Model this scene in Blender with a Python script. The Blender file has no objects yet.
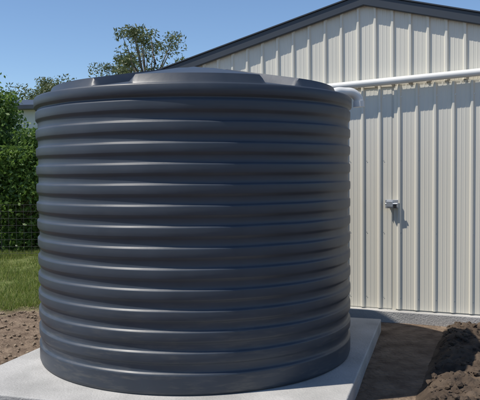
import bpy, math, random
import numpy as np
from mathutils import Vector, noise, Matrix
random.seed(4); rng=np.random.default_rng(7)
sc=bpy.context.scene
ROT=math.radians(-21.5)
# ---------------- helpers
def link(o,parent=None):
    sc.collection.objects.link(o)
    if parent: o.parent=parent
    return o
def empty(name,loc=(0,0,0),rz=0):
    e=bpy.data.objects.new(name,None); e.location=loc; e.rotation_euler=(0,0,rz); return link(e)
def mesh(name,v,f,mat,parent=None,smooth=False,sharp=None):
    m=bpy.data.meshes.new(name); m.from_pydata([tuple(x) for x in v],[],[tuple(x) for x in f]); m.update()
    if smooth:
        m.shade_smooth()
        if sharp: m.set_sharp_from_angle(angle=math.radians(sharp))
    if mat: m.materials.append(mat)
    o=bpy.data.objects.new(name,m); return link(o,parent)
def bevel(o,w=.005,s=2):
    b=o.modifiers.new('b','BEVEL'); b.width=w; b.segments=s; b.limit_method='ANGLE'; return o
def box(name,x0,x1,y0,y1,z0,z1,mat,parent=None,bv=0):
    v=[(x0,y0,z0),(x1,y0,z0),(x1,y1,z0),(x0,y1,z0),(x0,y0,z1),(x1,y0,z1),(x1,y1,z1),(x0,y1,z1)]
    f=[(0,3,2,1),(4,5,6,7),(0,1,5,4),(1,2,6,5),(2,3,7,6),(3,0,4,7)]
    o=mesh(name,v,f,mat,parent)
    if bv: bevel(o,bv)
    return o
def tube(name,pts,r,mat,parent=None,smooth=True,fill=True):
    c=bpy.data.curves.new(name,'CURVE'); c.dimensions='3D'; c.bevel_depth=r; c.bevel_resolution=6; c.use_fill_caps=fill
    if smooth:
        s=c.splines.new('BEZIER'); s.bezier_points.add(len(pts)-1)
        for b,p in zip(s.bezier_points,pts): b.co=p; b.handle_left_type=b.handle_right_type='AUTO'
    else:
        s=c.splines.new('POLY'); s.points.add(len(pts)-1)
        for b,p in zip(s.points,pts): b.co=(*p,1)
    c.materials.append(mat)
    return link(bpy.data.objects.new(name,c),parent)
def nmat(name,col,rough=.6,metal=0,col2=None,scale=5,detail=4,bump=0,bscale=40,rough2=None,spec=.5,coords='Object',stretch=(1,1,1)):
    m=bpy.data.materials.new(name); m.use_nodes=True; nt=m.node_tree; n=nt.nodes; L=nt.links; b=n['Principled BSDF']
    b.inputs['Roughness'].default_value=rough; b.inputs['Metallic'].default_value=metal
    b.inputs['Specular IOR Level'].default_value=spec
    tc=n.new('ShaderNodeTexCoord'); mp=n.new('ShaderNodeMapping'); mp.inputs['Scale'].default_value=stretch
    L.new(tc.outputs[coords],mp.inputs[0])
    nz=n.new('ShaderNodeTexNoise'); nz.inputs['Scale'].default_value=scale; nz.inputs['Detail'].default_value=detail
    L.new(mp.outputs[0],nz.inputs[0])
    cr=n.new('ShaderNodeValToRGB'); cr.color_ramp.elements[0].position=.3; cr.color_ramp.elements[1].position=.7
    cr.color_ramp.elements[0].color=(*col,1); cr.color_ramp.elements[1].color=(*(col2 or col),1)
    L.new(nz.outputs[0],cr.inputs[0]); L.new(cr.outputs[0],b.inputs['Base Color'])
    if rough2 is not None:
        mr=n.new('ShaderNodeMapRange'); mr.inputs[1].default_value=.3; mr.inputs[2].default_value=.7; mr.inputs[3].default_value=rough; mr.inputs[4].default_value=rough2
        L.new(nz.outputs[0],mr.inputs[0]); L.new(mr.outputs[0],b.inputs['Roughness'])
    if bump:
        n2=n.new('ShaderNodeTexNoise'); n2.inputs['Scale'].default_value=bscale; n2.inputs['Detail'].default_value=6
        L.new(tc.outputs[coords],n2.inputs[0])
        bp=n.new('ShaderNodeBump'); bp.inputs['Strength'].default_value=bump; bp.inputs['Distance'].default_value=.02
        L.new(n2.outputs[0],bp.inputs['Height']); L.new(bp.outputs[0],b.inputs['Normal'])
    return m
M_tank=nmat('tank_poly',(.033,.043,.059),.40,0,(.043,.054,.073),3,8,.06,9,.50,.48,stretch=(1,1,.35))
# pale dust scuffs low on the tank wall
nt=M_tank.node_tree; n=nt.nodes; L=nt.links; b=n['Principled BSDF']
src=b.inputs['Base Color'].links[0].from_socket
tc=n.new('ShaderNodeTexCoord'); sp=n.new('ShaderNodeSeparateXYZ'); L.new(tc.outputs['Object'],sp.inputs[0])
zr=n.new('ShaderNodeMapRange'); zr.inputs[1].default_value=.75; zr.inputs[2].default_value=0; zr.inputs[3].default_value=.08; zr.inputs[4].default_value=.5; L.new(sp.outputs['Z'],zr.inputs[0])
mp=n.new('ShaderNodeMapping'); mp.inputs['Scale'].default_value=(2.2,2.2,14); L.new(tc.outputs['Object'],mp.inputs[0])
dn=n.new('ShaderNodeTexNoise'); dn.inputs['Scale'].default_value=2; dn.inputs['Detail'].default_value=12; dn.inputs['Roughness'].default_value=.7; L.new(mp.outputs[0],dn.inputs[0])
dr=n.new('ShaderNodeMapRange'); dr.inputs[1].default_value=.5; dr.inputs[2].default_value=.75; L.new(dn.outputs[0],dr.inputs[0])
mu=n.new('ShaderNodeMath'); mu.operation='MULTIPLY'; L.new(zr.outputs[0],mu.inputs[0]); L.new(dr.outputs[0],mu.inputs[1])
mx=n.new('ShaderNodeMix'); mx.data_type='RGBA'; L.new(mu.outputs[0],mx.inputs[0]); L.new(src,mx.inputs[6]); mx.inputs[7].default_value=(.18,.165,.14,1); L.new(mx.outputs[2],b.inputs['Base Color'])

M_wall=nmat('cream_steel',(.67,.64,.55),.45,0,(.73,.70,.61),1.2,6,0,stretch=(1,1,.3))
M_dark=nmat('slate_steel',(.035,.043,.055),.45,0,(.045,.053,.065),2)
M_pvc=nmat('white_pvc',(.70,.69,.65),.32,0,(.78,.77,.73),4)
M_galv=nmat('galvanised',(.5,.52,.54),.35,.7,(.65,.67,.7),30)
M_conc=nmat('concrete',(.32,.315,.30),.85,0,(.47,.46,.44),3,14,.35,60)
M_wire=nmat('fence_wire',(.12,.11,.10),.5,.6)
M_bark=nmat('bark',(.13,.10,.075),.9,0,(.24,.20,.16),6,6,.5,20)
M_white=nmat('white_boards',(.62,.63,.64),.6,0,(.7,.7,.7),2)
M_block=nmat('black_plastic',(.02,.02,.022),.4)

def leafmat(name,c1,c2,c3):
    m=bpy.data.materials.new(name); m.use_nodes=True; nt=m.node_tree; n=nt.nodes; L=nt.links; b=n['Principled BSDF']
    g=n.new('ShaderNodeNewGeometry'); cr=n.new('ShaderNodeValToRGB')
    e=cr.color_ramp.elements; e[0].color=(*c1,1); e[1].color=(*c3,1); x=e.new(.5); x.color=(*c2,1)
    L.new(g.outputs['Random Per Island'],cr.inputs[0]); L.new(cr.outputs[0],b.inputs['Base Color'])
    b.inputs['Roughness'].default_value=.5
    t=n.new('ShaderNodeBsdfTranslucent'); L.new(cr.outputs[0],t.inputs[0])
    mx=n.new('ShaderNodeMixShader'); mx.inputs[0].default_value=.4
    L.new(b.outputs[0],mx.inputs[1]); L.new(t.outputs[0],mx.inputs[2]); L.new(mx.outputs[0],n['Material Output'].inputs[0])
    return m
M_leaf=leafmat('shrub_leaves',(.07,.13,.025),(.12,.21,.04),(.20,.31,.07))
M_gum=leafmat('gum_leaves',(.08,.105,.04),(.12,.15,.055),(.18,.20,.09))
M_grass=leafmat('grass_blades',(.11,.16,.03),(.20,.27,.05),(.34,.33,.12))

# ---------------- ground
m=bpy.data.materials.new('ground_soil_grass'); m.use_nodes=True; nt=m.node_tree; n=nt.nodes; L=nt.links; b=n['Principled BSDF']; b.inputs['Roughness'].default_value=.95
b.inputs['Specular IOR Level'].default_value=.15
tc=n.new('ShaderNodeTexCoord'); sp=n.new('ShaderNodeSeparateXYZ'); L.new(tc.outputs['Object'],sp.inputs[0])
nz=n.new('ShaderNodeTexNoise'); nz.inputs['Scale'].default_value=.9; nz.inputs['Detail'].default_value=6; L.new(tc.outputs['Object'],nz.inputs[0])
ad=n.new('ShaderNodeMath'); ad.operation='MULTIPLY_ADD'; ad.inputs[1].default_value=2.2; L.new(nz.outputs[0],ad.inputs[0]); L.new(sp.outputs['Y'],ad.inputs[2])
mr=n.new('ShaderNodeMapRange'); mr.inputs[1].default_value=9.0; mr.inputs[2].default_value=9.8; L.new(ad.outputs[0],mr.inputs[0])
n2=n.new('ShaderNodeTexNoise'); n2.inputs['Scale'].default_value=7; n2.inputs['Detail'].default_value=10; L.new(tc.outputs['Object'],n2.inputs[0])
c1=n.new('ShaderNodeValToRGB'); c1.color_ramp.elements[0].position=.3;c1.color_ramp.elements[1].position=.7
c1.color_ramp.elements[0].color=(.12,.085,.06,1); c1.color_ramp.elements[1].color=(.26,.195,.14,1); L.new(n2.outputs[0],c1.inputs[0])
c2=n.new('ShaderNodeValToRGB'); c2.color_ramp.elements[0].position=.3;c2.color_ramp.elements[1].position=.7
c2.color_ramp.elements[0].color=(.08,.11,.03,1); c2.color_ramp.elements[1].color=(.18,.20,.07,1); L.new(n2.outputs[0],c2.inputs[0])
mx=n.new('ShaderNodeMix'); mx.data_type='RGBA'; L.new(mr.outputs[0],mx.inputs[0]); L.new(c1.outputs[0],mx.inputs[6]); L.new(c2.outputs[0],mx.inputs[7]); L.new(mx.outputs[2],b.inputs['Base Color'])
n3=n.new('ShaderNodeTexNoise'); n3.inputs['Scale'].default_value=25; n3.inputs['Detail'].default_value=8; L.new(tc.outputs['Object'],n3.inputs[0])
bp=n.new('ShaderNodeBump'); bp.inputs['Strength'].default_value=.9; bp.inputs['Distance'].default_value=.05; L.new(n3.outputs[0],bp.inputs['Height']); L.new(bp.outputs[0],b.inputs['Normal'])
M_ground=m
xs=np.concatenate([[-900,-300,-100,-40],np.linspace(-14,8,111),[40,100,300,900]])
ys=np.concatenate([[-900,-300,-100,-20],np.linspace(-4,18,111),[40,100,300,900]])
V=[];F=[]
for y in ys:
    for x in xs:
        z=0
        if -14<=x<=8 and -4<=y<=18: z=.02*(noise.noise(Vector((x*1.3,y*1.3,0)))-.3)+.02*(noise.noise(Vector((x*5,y*5,2)))-.3)
        V.append((x,y,z-.03))
W=len(xs)
for j in range(len(ys)-1):
    for i in range(W-1): F.append((j*W+i,j*W+i+1,(j+1)*W+i+1,(j+1)*W+i))
mesh('ground',V,F,M_ground,smooth=True)

# ---------------- slab
SR=math.radians(-17)
ST=.09
slab=box('concrete_slab',-3.45,-.62,3.93,7.05,-.08,ST,M_conc)
slab.rotation_euler=(0,0,SR); bevel(slab,.012,3)

# ---------------- tank
TC=(-.39,5.9,ST); R=1.35
tank=empty('water_tank',TC)
H=2.165
prof=[(R-.03,0),(R-.008,.006),(R,.03)]
def sm(t): t=min(1,max(0,t)); return t*t*(3-2*t)
z0=.150; nr=13; pitch=(2.045-z0)/nr; dep=.0165
prof.append((R,z0-.012))
for i in range(nr):
    zb=z0+i*pitch
    for t,d in [(0,0),(.03,.25),(.07,.85),(.10,1),(.22,1.06),(.40,1.05),(.45,.92),(.51,.5),(.57,.10),(.61,0),(.80,-.07),(.96,-.03)]:
        prof.append((R-dep*d,zb+t*pitch))
zt=z0+nr*pitch
prof+=[(R,zt+.004),(R-.012,zt+.014),(R-.014,zt+.030),(R+.006,zt+.038),(R+.012,zt+.046),(R+.012,H-.012),(R+.004,H),(R-.03,H+.004)]
N=288
V=[];F=[]
for r,z in prof:
    for k in range(N):
        a=2*math.pi*k/N; rr=r+.004*noise.noise(Vector((math.cos(a)*1.6,math.sin(a)*1.6,z*1.8)))+.0014*noise.noise(Vector((math.cos(a)*5,math.sin(a)*5,z*4)))
        zz=z+(.004*noise.noise(Vector((math.cos(a)*1.3,math.sin(a)*1.3,z*2+9)))+.002*noise.noise(Vector((math.cos(a)*4,math.sin(a)*4,z*5))) if .03<z<2.1 else 0)
        V.append((rr*math.cos(a),rr*math.sin(a),zz))
for j in range(len(prof)-1):
    for k in range(N):
        k2=(k+1)%N; F.append((j*N+k,j*N+k2,(j+1)*N+k2,(j+1)*N+k))
mesh('ribbed_wall',V,F,M_tank,tank,True)
# roof with raised sectors
rs=[1.32,1.30,1.27,1.245,1.235,1.215,1.18,1.1,1.0,.85,.7,.55,.42,.38,.34,.30,.295,.27,.26,.1,.0001]
V=[];F=[]
def dang(a,b): return abs((a-b+math.pi)%(2*math.pi)-math.pi)
for r in rs:
    for k in range(N):
        a=2*math.pi*k/N
        base=H+.0+.265*(1-r/1.32)
        c=math.radians(-85)
        s=0
        for q in range(6):
            d=dang(a,c+q*math.pi/3)
            s=max(s,1-sm((d-math.radians(21.5))/math.radians(2.2)))
        rad=sm((1.245-r)/.03)*sm((r-.34)/.05)
        z=base+.062*s*rad
        if r<.296: z=base+.05 if r<.28 else base+.035
        V.append((r*math.cos(a),r*math.sin(a),z))
for j in range(len(rs)-1):
    for k in range(N):
        k2=(k+1)%N; F.append((j*N+k,j*N+k2,(j+1)*N+k2,(j+1)*N+k))
mesh('roof',V,F,M_tank,tank,True,40)

# ---------------- shed (local frame: x along gable, y away)
shed=empty('metal_shed',(0,0,0),ROT)
WV=7.513; WA=-1.444; HW=3.2; g=.263; ZA=3.58
def roofz(w): return ZA-abs(w-WA)*g
def clad(name,w0,w1,v,zb,zt,p=.19,off=0,mat=M_wall,rib=.020):
    pts=[]
    k=math.floor((w0-off)/p)
    while off+k*p<w1:
        s=off+k*p
        for dx,dy in [(0,0),(.014,rib),(.034,rib),(.048,0),(.094,0),(.099,.0018),(.103,.0018),(.108,0),(.138,0),(.143,.0018),(.147,.0018),(.152,0)]:
            pts.append((s+dx,dy))
        k+=1
    P=[q for q in pts if w0<q[0]<w1]; P=[(w0,0)]+P+[(w1,0)]
    # add apex
    V=[];F=[]
    for (x,d) in P:
        zz=zt(x) if callable(zt) else zt
        V.append((x,v-d,zb)); V.append((x,v-d,zz))
    for i in range(len(P)-1): F.append((2*i,2*i+2,2*i+3,2*i+1))
    return mesh(name,V,F,mat,shed)
ZG=2.60
L0,R0=WA-HW,WA+HW
# door leaf boundary
DW=-1.13
clad('wall_sheet',L0,DW-.012,WV,.10,ZG-.012,off=.03)
clad('door_leaf',DW+.012,L0+5.3,WV-.012,.10,ZG-.012,off=DW+.045)
clad('wall_sheet_right',L0+5.3+.012,R0,WV,.10,ZG-.012,off=.03)
box('wall_core',L0+.02,R0-.02,WV+.004,WV+.05,.0,ZG,M_wall,shed)
clad('gable_sheet',L0,R0,WV-.006,ZG+.0,lambda x:roofz(x)-.05,off=-.02,rib=.022)
box('gable_flashing',L0,R0,WV-.012,WV+.02,ZG-.03,ZG-.003,M_wall,shed)
box('footing',L0-.02,R0+.05,WV-.10,WV+.06,-.05,.085,M_conc,shed,.008)
# side + back walls
DEP=8
for nme,w in (('side_wall_a',L0),('side_wall_b',R0)):
    box(nme,w-.02 if w<0 and w==L0 else w,w if w==L0 else w+.02,WV+.03,WV+DEP,0,roofz(L0)-.03,M_wall,shed)
V=[(L0,WV+DEP,0),(R0,WV+DEP,0),(R0,WV+DEP,roofz(R0)-.03),(WA,WV+DEP,ZA-.03),(L0,WV+DEP,roofz(L0)-.03)]
mesh('back_wall',V,[(1,0,4,3,2)],M_wall,shed)
def chevron(name,over,v0,v1,top,bot,mat):
    a=HW+over
    P=[(WA-a,ZA-a*g+top),(WA,ZA+top),(WA+a,ZA-a*g+top),(WA+a,ZA-a*g+bot),(WA,ZA+bot),(WA-a,ZA-a*g+bot)]
    V=[(x,v0,z) for x,z in P]+[(x,v1,z) for x,z in P]
    F=[(0,5,4,1),(1,4,3,2),(6,7,10,11),(7,8,9,10)]
    for i in range(6):
        j=(i+1)%6; F.append((i,j,j+6,i+6))
    return mesh(name,V,F,mat,shed)
chevron('roof_sheet',.08,WV-.02,WV+DEP+.05,.0,-.035,M_dark)
bevel(chevron('barge_board',.10,WV-.075,WV-.022,.012,-.105,M_dark),.006)
chevron('barge_cap',.10,WV-.09,WV+.08,.028,.014,M_dark)
# screws rows
scr=[];SF=[]
def disc(x,y,z,r):
    i=len(scr)
    for k in range(6): scr.append((x+r*math.cos(k*math.pi/3),y-.004,z+r*math.sin(k*math.pi/3)))
    SF.append(tuple(range(i,i+6)))
s=-4.6
while s<1.7:
    w=math.floor(s/.19)*.19+.03+.07
    for z in (.22,.95,1.75,2.45): disc(w,WV-.016 if w>DW else WV-.001,z,.006)
    s+=.19
mesh('screws',scr,SF,M_galv,shed)
# pad bolt lock
zl=1.27
lock=empty('door_lock',(0,0,0),ROT)
lw=DW+.0
box('lock_plate',lw-.075,lw+.065,WV-.056,WV-.044,zl-.045,zl+.05,M_galv,lock,.003)
box('lock_housing',lw-.06,lw+.012,WV-.095,WV-.056,zl-.03,zl+.038,M_galv,lock,.006)
tube('bolt_bar',[(lw-.07,WV-.085,zl+.005),(lw+.06,WV-.085,zl+.005)],.009,M_galv,lock,False)
box('padlock_body',lw+.018,lw+.05,WV-.09,WV-.062,zl-.04,zl-.004,M_block,lock,.004)
box('bracket_mount',lw-.05,lw+.05,WV-.045,WV-.011,zl-.02,zl+.02,M_galv,lock)

# ---------------- pvc pipe
pipe=empty('pvc_downpipe',(0,0,0),ROT)
pv=WV-.085
def pz(w): return 2.66+(w+.22)*.043
WE=-3.0
tube('horizontal_run',[(WE,pv,pz(WE)),(1.7,pv,pz(1.7))],.040,M_pvc,pipe,False)
for w in (.3,1.5): box('saddle_clip',w-.012,w+.012,pv-.044,WV,pz(w)-.044,pz(w)+.044,M_pvc,pipe,.01)
ze=pz(WE)
tube('tank_feed',[(WE,pv,ze),(WE-.08,pv-.03,ze-.01),(WE-.11,pv-.12,ze-.03),(WE-.11,6.60,ze-.09),(WE-.11,6.42,ze-.13),(WE-.11,6.37,2.26)],.040,M_pvc,pipe)
# inlet elbow on the tank shoulder
el_=empty('pipe_elbow',(0,0,0),0)
tube('bend',[(.80,6.00,2.22),(.805,6.003,2.30),(.86,6.02,2.345),(.95,6.05,2.352),(1.04,6.08,2.34),(1.085,6.095,2.29),(1.09,6.097,2.23)],.043,M_pvc,el_)
tube('socket_in',[(.80,6.00,2.23),(.80,6.00,2.275)],.053,M_pvc,el_,False)
tube('socket_out',[(1.088,6.096,2.275),(1.09,6.097,2.222)],.052,M_pvc,el_,False)

# ---------------- soil heap
V=[];F=[];n1,n2_=210,250
for j in range(n2_):
    for i in range(n1):
        w=-.62+ i/(n1-1)*4.2; v=2.4+j/(n2_-1)*5.0
        e=sm((w+.62)/.22)*sm((7.42-v)/.22)*sm((v-2.4)/.8)*sm((3.58-w)/1)
        h=.085+.05*noise.noise(Vector((w*1.1,v*1.1,5)))+.04*noise.noise(Vector((w*3,v*3,1)))+.042*noise.noise(Vector((w*8,v*8,1)))+.034*noise.noise(Vector((w*20,v*20,1)))
        h+=.10*math.exp(-((w-.25)**2+(v-6.3)**2)/.5)
        V.append((w,v,-.055+e*max(.0,h+.02)))
for j in range(n2_-1):
    for i in range(n1-1): F.append((j*n1+i,j*n1+i+1,(j+1)*n1+i+1,(j+1)*n1+i))
M_soil=nmat('dark_soil',(.045,.033,.025),.95,0,(.13,.097,.07),6,10,.9,35,spec=.15)
heap=mesh('soil_heap',V,F,M_soil,None,True); heap.rotation_euler=(0,0,ROT)
heapV=V
# clods
CV=[];CF=[]
import bmesh
bm=bmesh.new(); bmesh.ops.create_icosphere(bm,subdivisions=1,radius=1); iv=[v.co.copy() for v in bm.verts]; fi=[[v.index for v in f.verts] for f in bm.faces]; bm.free()
def clod(x,y,z,s):
    o=len(CV)
    for c in iv:
        k=s*(.7+.6*random.random()); CV.append((x+c.x*k,y+c.y*k,z+c.z*k*.7))
    for f in fi: CF.append([o+q for q in f])
for _ in range(9500):
    p=heapV[random.randrange(len(heapV))]
    if p[0]<-.5: continue
    clod(p[0]+random.uniform(-.02,.02),p[1],p[2],random.choice([.005,.006,.009,.012,.018,.03]))
cl=mesh('soil_clods',CV,CF,M_soil); cl.rotation_euler=(0,0,ROT)
CV=[];CF=[]
for _ in range(2200):
    x=random.uniform(-5,-1.2); y=random.uniform(4.6,8.6)
    c,s=math.cos(-SR),math.sin(-SR); a=x*c-y*s; bb=x*s+y*c
    if -3.65<a<-.5 and 3.9<bb<7.1: continue
    clod(x,y,-.03,random.choice([.005,.008,.012,.02]))
mesh('pebbles',CV,CF,nmat('pebble_soil',(.15,.11,.075),.95,0,(.3,.23,.16),8))

# ---------------- grass
def blades(name,pts,hmin,hmax,mat):
    n=len(pts); a=rng.uniform(0,2*np.pi,n); h=rng.uniform(hmin,hmax,n); wd=rng.uniform(.003,.007,n)
    ln=rng.uniform(.1,.7,n)*h; la=rng.uniform(0,2*np.pi,n)
    dx=np.cos(a)*wd; dy=np.sin(a)*wd
    V=np.zeros((n,3,3)); V[:,0]=pts+np.stack([dx,dy,0*dx],1); V[:,1]=pts-np.stack([dx,dy,0*dx],1)
    V[:,2]=pts+np.stack([np.cos(la)*ln,np.sin(la)*ln,h],1)
    me=bpy.data.meshes.new(name); me.vertices.add(3*n); me.loops.add(3*n); me.polygons.add(n)
    me.vertices.foreach_set('co',V.reshape(-1)); me.loops.foreach_set('vertex_index',np.arange(3*n)); me.polygons.foreach_set('loop_start',np.arange(n)*3)
    me.update(calc_edges=True); me.validate(); me.materials.append(mat); return link(bpy.data.objects.new(name,me))
G=[]
while len(G)<80000:
    x=random.uniform(-9,-1.4); y=random.uniform(7.2,14.5)
    nn=noise.noise(Vector((x*.9,y*.9,3)))+.5*noise.noise(Vector((x*3,y*3,3)))
    if y+nn*1.3<8.2: continue
    if random.random()>.42+nn*1.5: continue
    w=x*.93-y*.3665; v=x*.3665+y*.93
    if w>L0-.1 and v>WV-.15: continue
    G.append((x,y,-.03))
blades('grass',np.array(G),.02,.10,M_grass)

# ---------------- foliage
def leaves(name,cent,nor,size,mat,parent=None,asp=.45):
    n=len(cent); u=rng.normal(size=(n,3)); u/=np.linalg.norm(u,axis=1)[:,None]
    t=rng.normal(size=(n,3)); t=np.cross(u,t); t/=np.linalg.norm(t,axis=1)[:,None]
    s=size*rng.uniform(.6,1.4,n)[:,None]
    V=np.stack([cent-u*s,cent+t*s*asp,cent+u*s,cent-t*s*asp],1)
    me=bpy.data.meshes.new(name); me.vertices.add(4*n); me.loops.add(4*n); me.polygons.add(n)
    me.vertices.foreach_set('co',V.reshape(-1)); me.loops.foreach_set('vertex_index',np.arange(4*n)); me.polygons.foreach_set('loop_start',np.arange(n)*4)
    me.update(calc_edges=True); me.validate(); me.materials.append(mat); return link(bpy.data.objects.new(name,me),parent)
def branch(V,F,p,q,r0,r1,seg=7):
    p=Vector(p);q=Vector(q);d=(q-p).normalized(); a=d.orthogonal().normalized(); b_=d.cross(a); o=len(V)
    for c,r in ((p,r0),(q,r1)):
        for k in range(seg):
            t=2*math.pi*k/seg; V.append(c+a*math.cos(t)*r+b_*math.sin(t)*r)
    for k in range(seg):
        k2=(k+1)%seg; F.append((o+k,o+k2,o+seg+k2,o+seg+k))
def tree(name,base,h,cr,nclump,nleaf,lsize,mat,clr=.35,low=.35,flat=1,asp=.35):
    e=empty(name,base); V=[];F=[]
    p=Vector((0,0,-.1)); tops=[]
    r=h*.022
    k=6; pts=[p]
    for i in range(1,k+1):
        q=Vector((random.uniform(-.04,.04)*h*i/k,random.uniform(-.04,.04)*h*i/k,h*.8*i/k)); pts.append(q)
    for i in range(k): branch(V,F,pts[i],pts[i+1],r*(1-i/k*.8),r*(1-(i+1)/k*.8))
    C=[]
    for _ in range(nclump):
        a=random.uniform(0,6.283); z=random.uniform(low,1); rr=cr*math.sqrt(random.random())*math.sin(math.pi*min(1,max(.12,(1.02-z)/(1.02-low)*.85+.12)))**.6
        c=Vector((rr*math.cos(a),rr*math.sin(a),z*h)); C.append(c)
        i=min(k,max(1,int((z-.18)/.8*k))); s=pts[i]; mid=(s+c)/2+Vector((0,0,-.03*h))
        branch(V,F,s,mid,r*.35,r*.2,5); branch(V,F,mid,c,r*.2,r*.06,5)
    mesh('trunk',V,F,M_bark,e,True)
    P=[]
    for c in C:
        s=clr*random.uniform(.6,1.3); m_=int(nleaf*random.uniform(.6,1.3))
        P.append(np.array(c)+np.clip(rng.normal(size=(m_,3)),-1.6,1.6)*np.array([s,s,s*.7])*.55)
    leaves('foliage',np.concatenate(P),None,lsize,mat,e,asp)
    return e
# shrubs beyond the fence
for i,(x,y,h,c) in enumerate([(-6.0,15.0,3.9,.95),(-4.75,14.6,2.4,.8),(-7.6,15.5,4.6,1.4),(-3.5,15.2,2.6,.9),(-9.5,15.2,4.0,1.5),(-5.4,16.4,2.6,1.1)]):
    tree('leafy_shrub',(x,y,0),h,c,72,280,.05,M_leaf,.40,.06,asp=.5)
# gum trees far behind
for (x,y,h,c) in [(-5.0,38,9.7,2.3),(-7.4,44,9.0,2.2),(-3.0,44,8.7,2.2),(-11.5,42,7.6,1.8),(-15,45,7.2,2.4)]:
    tree('gum_tree',(x,y,0),h,c,46,170,.10,M_gum,.62,.45,asp=.32)
# ---------------- wire fence
fen=empty('wire_fence',(0,13.2,0))
fx0,fx1=-13,-2.4
for x in np.arange(fx0,fx1+.1,2.65):
    tube('post',[(x,0,-.1),(x,0,1.12)],.025,M_wire,fen,False)
V=[];F=[]
for z in [.06,.2,.34,.48,.62,.76,.9,1.03]: branch(V,F,(fx0,0,z),(fx1,0,z),.004,.004,4)
for x in np.arange(fx0,fx1,.15): branch(V,F,(x,.004,.06),(x,.004,1.03),.003,.003,4)
mesh('mesh_wire',V,F,M_wire,fen)
# ---------------- neighbour house
hs=empty('white_house',(-10.7,27,0),math.radians(-6))
box('walls',-4,4,0,7,0,4.3,M_white,hs)
V=[(-4.4,-.5,4.35),(4.4,-.5,4.35),(4.4,3.5,5.0),(-4.4,3.5,5.0),(4.4,7.5,4.35),(-4.4,7.5,4.35),(-4.4,-.5,4.2),(4.4,-.5,4.2),(4.4,7.5,4.2),(-4.4,7.5,4.2)]
mesh('roof',V,[(0,1,2,3),(3,2,4,5),(6,7,1,0),(8,9,5,4),(7,8,4,2,1),(9,6,0,3,5),(6,9,8,7)],M_dark,hs)
box('window',-.8,.8,-.02,.03,1.4,2.5,M_block,hs); box('window_frame',-.9,.9,-.012,.02,1.3,2.6,M_dark,hs)

# ---------------- light
el=math.radians(60)
sd=Vector((-1.0,-.25,0)).normalized(); S=Vector((sd.x*math.cos(el),sd.y*math.cos(el),math.sin(el)))
su=bpy.data.lights.new('sun','SUN'); su.energy=4.9; su.angle=math.radians(.55); su.color=(1,.945,.86)
so=link(bpy.data.objects.new('sun',su)); so.rotation_euler=S.to_track_quat('Z','Y').to_euler()
w=bpy.data.worlds.new('World'); sc.world=w; w.use_nodes=True; nt=w.node_tree
sk=nt.nodes.new('ShaderNodeTexSky'); sk.sky_type='NISHITA'; sk.sun_disc=False; sk.sun_elevation=el; sk.sun_rotation=math.atan2(S.x,S.y)
sk.air_density=.9; sk.dust_density=.05; sk.ozone_density=5.0
nt.links.new(sk.outputs[0],nt.nodes['Background'].inputs[0]); nt.nodes['Background'].inputs[1].default_value=.135
# ---------------- camera
cd=bpy.data.cameras.new('camera'); cd.lens=49.95; cd.sensor_width=36; cd.clip_end=3000
co=link(bpy.data.objects.new('camera',cd)); co.location=(0,0,1.64)
co.matrix_world=Matrix.Translation((0,0,1.64))@Matrix.Rotation(math.radians(90-2.4),4,'X')@Matrix.Rotation(math.radians(-.5),4,'Z')
sc.camera=co
sc.view_settings.view_transform='Standard'; sc.view_settings.look='None'; sc.view_settings.exposure=0
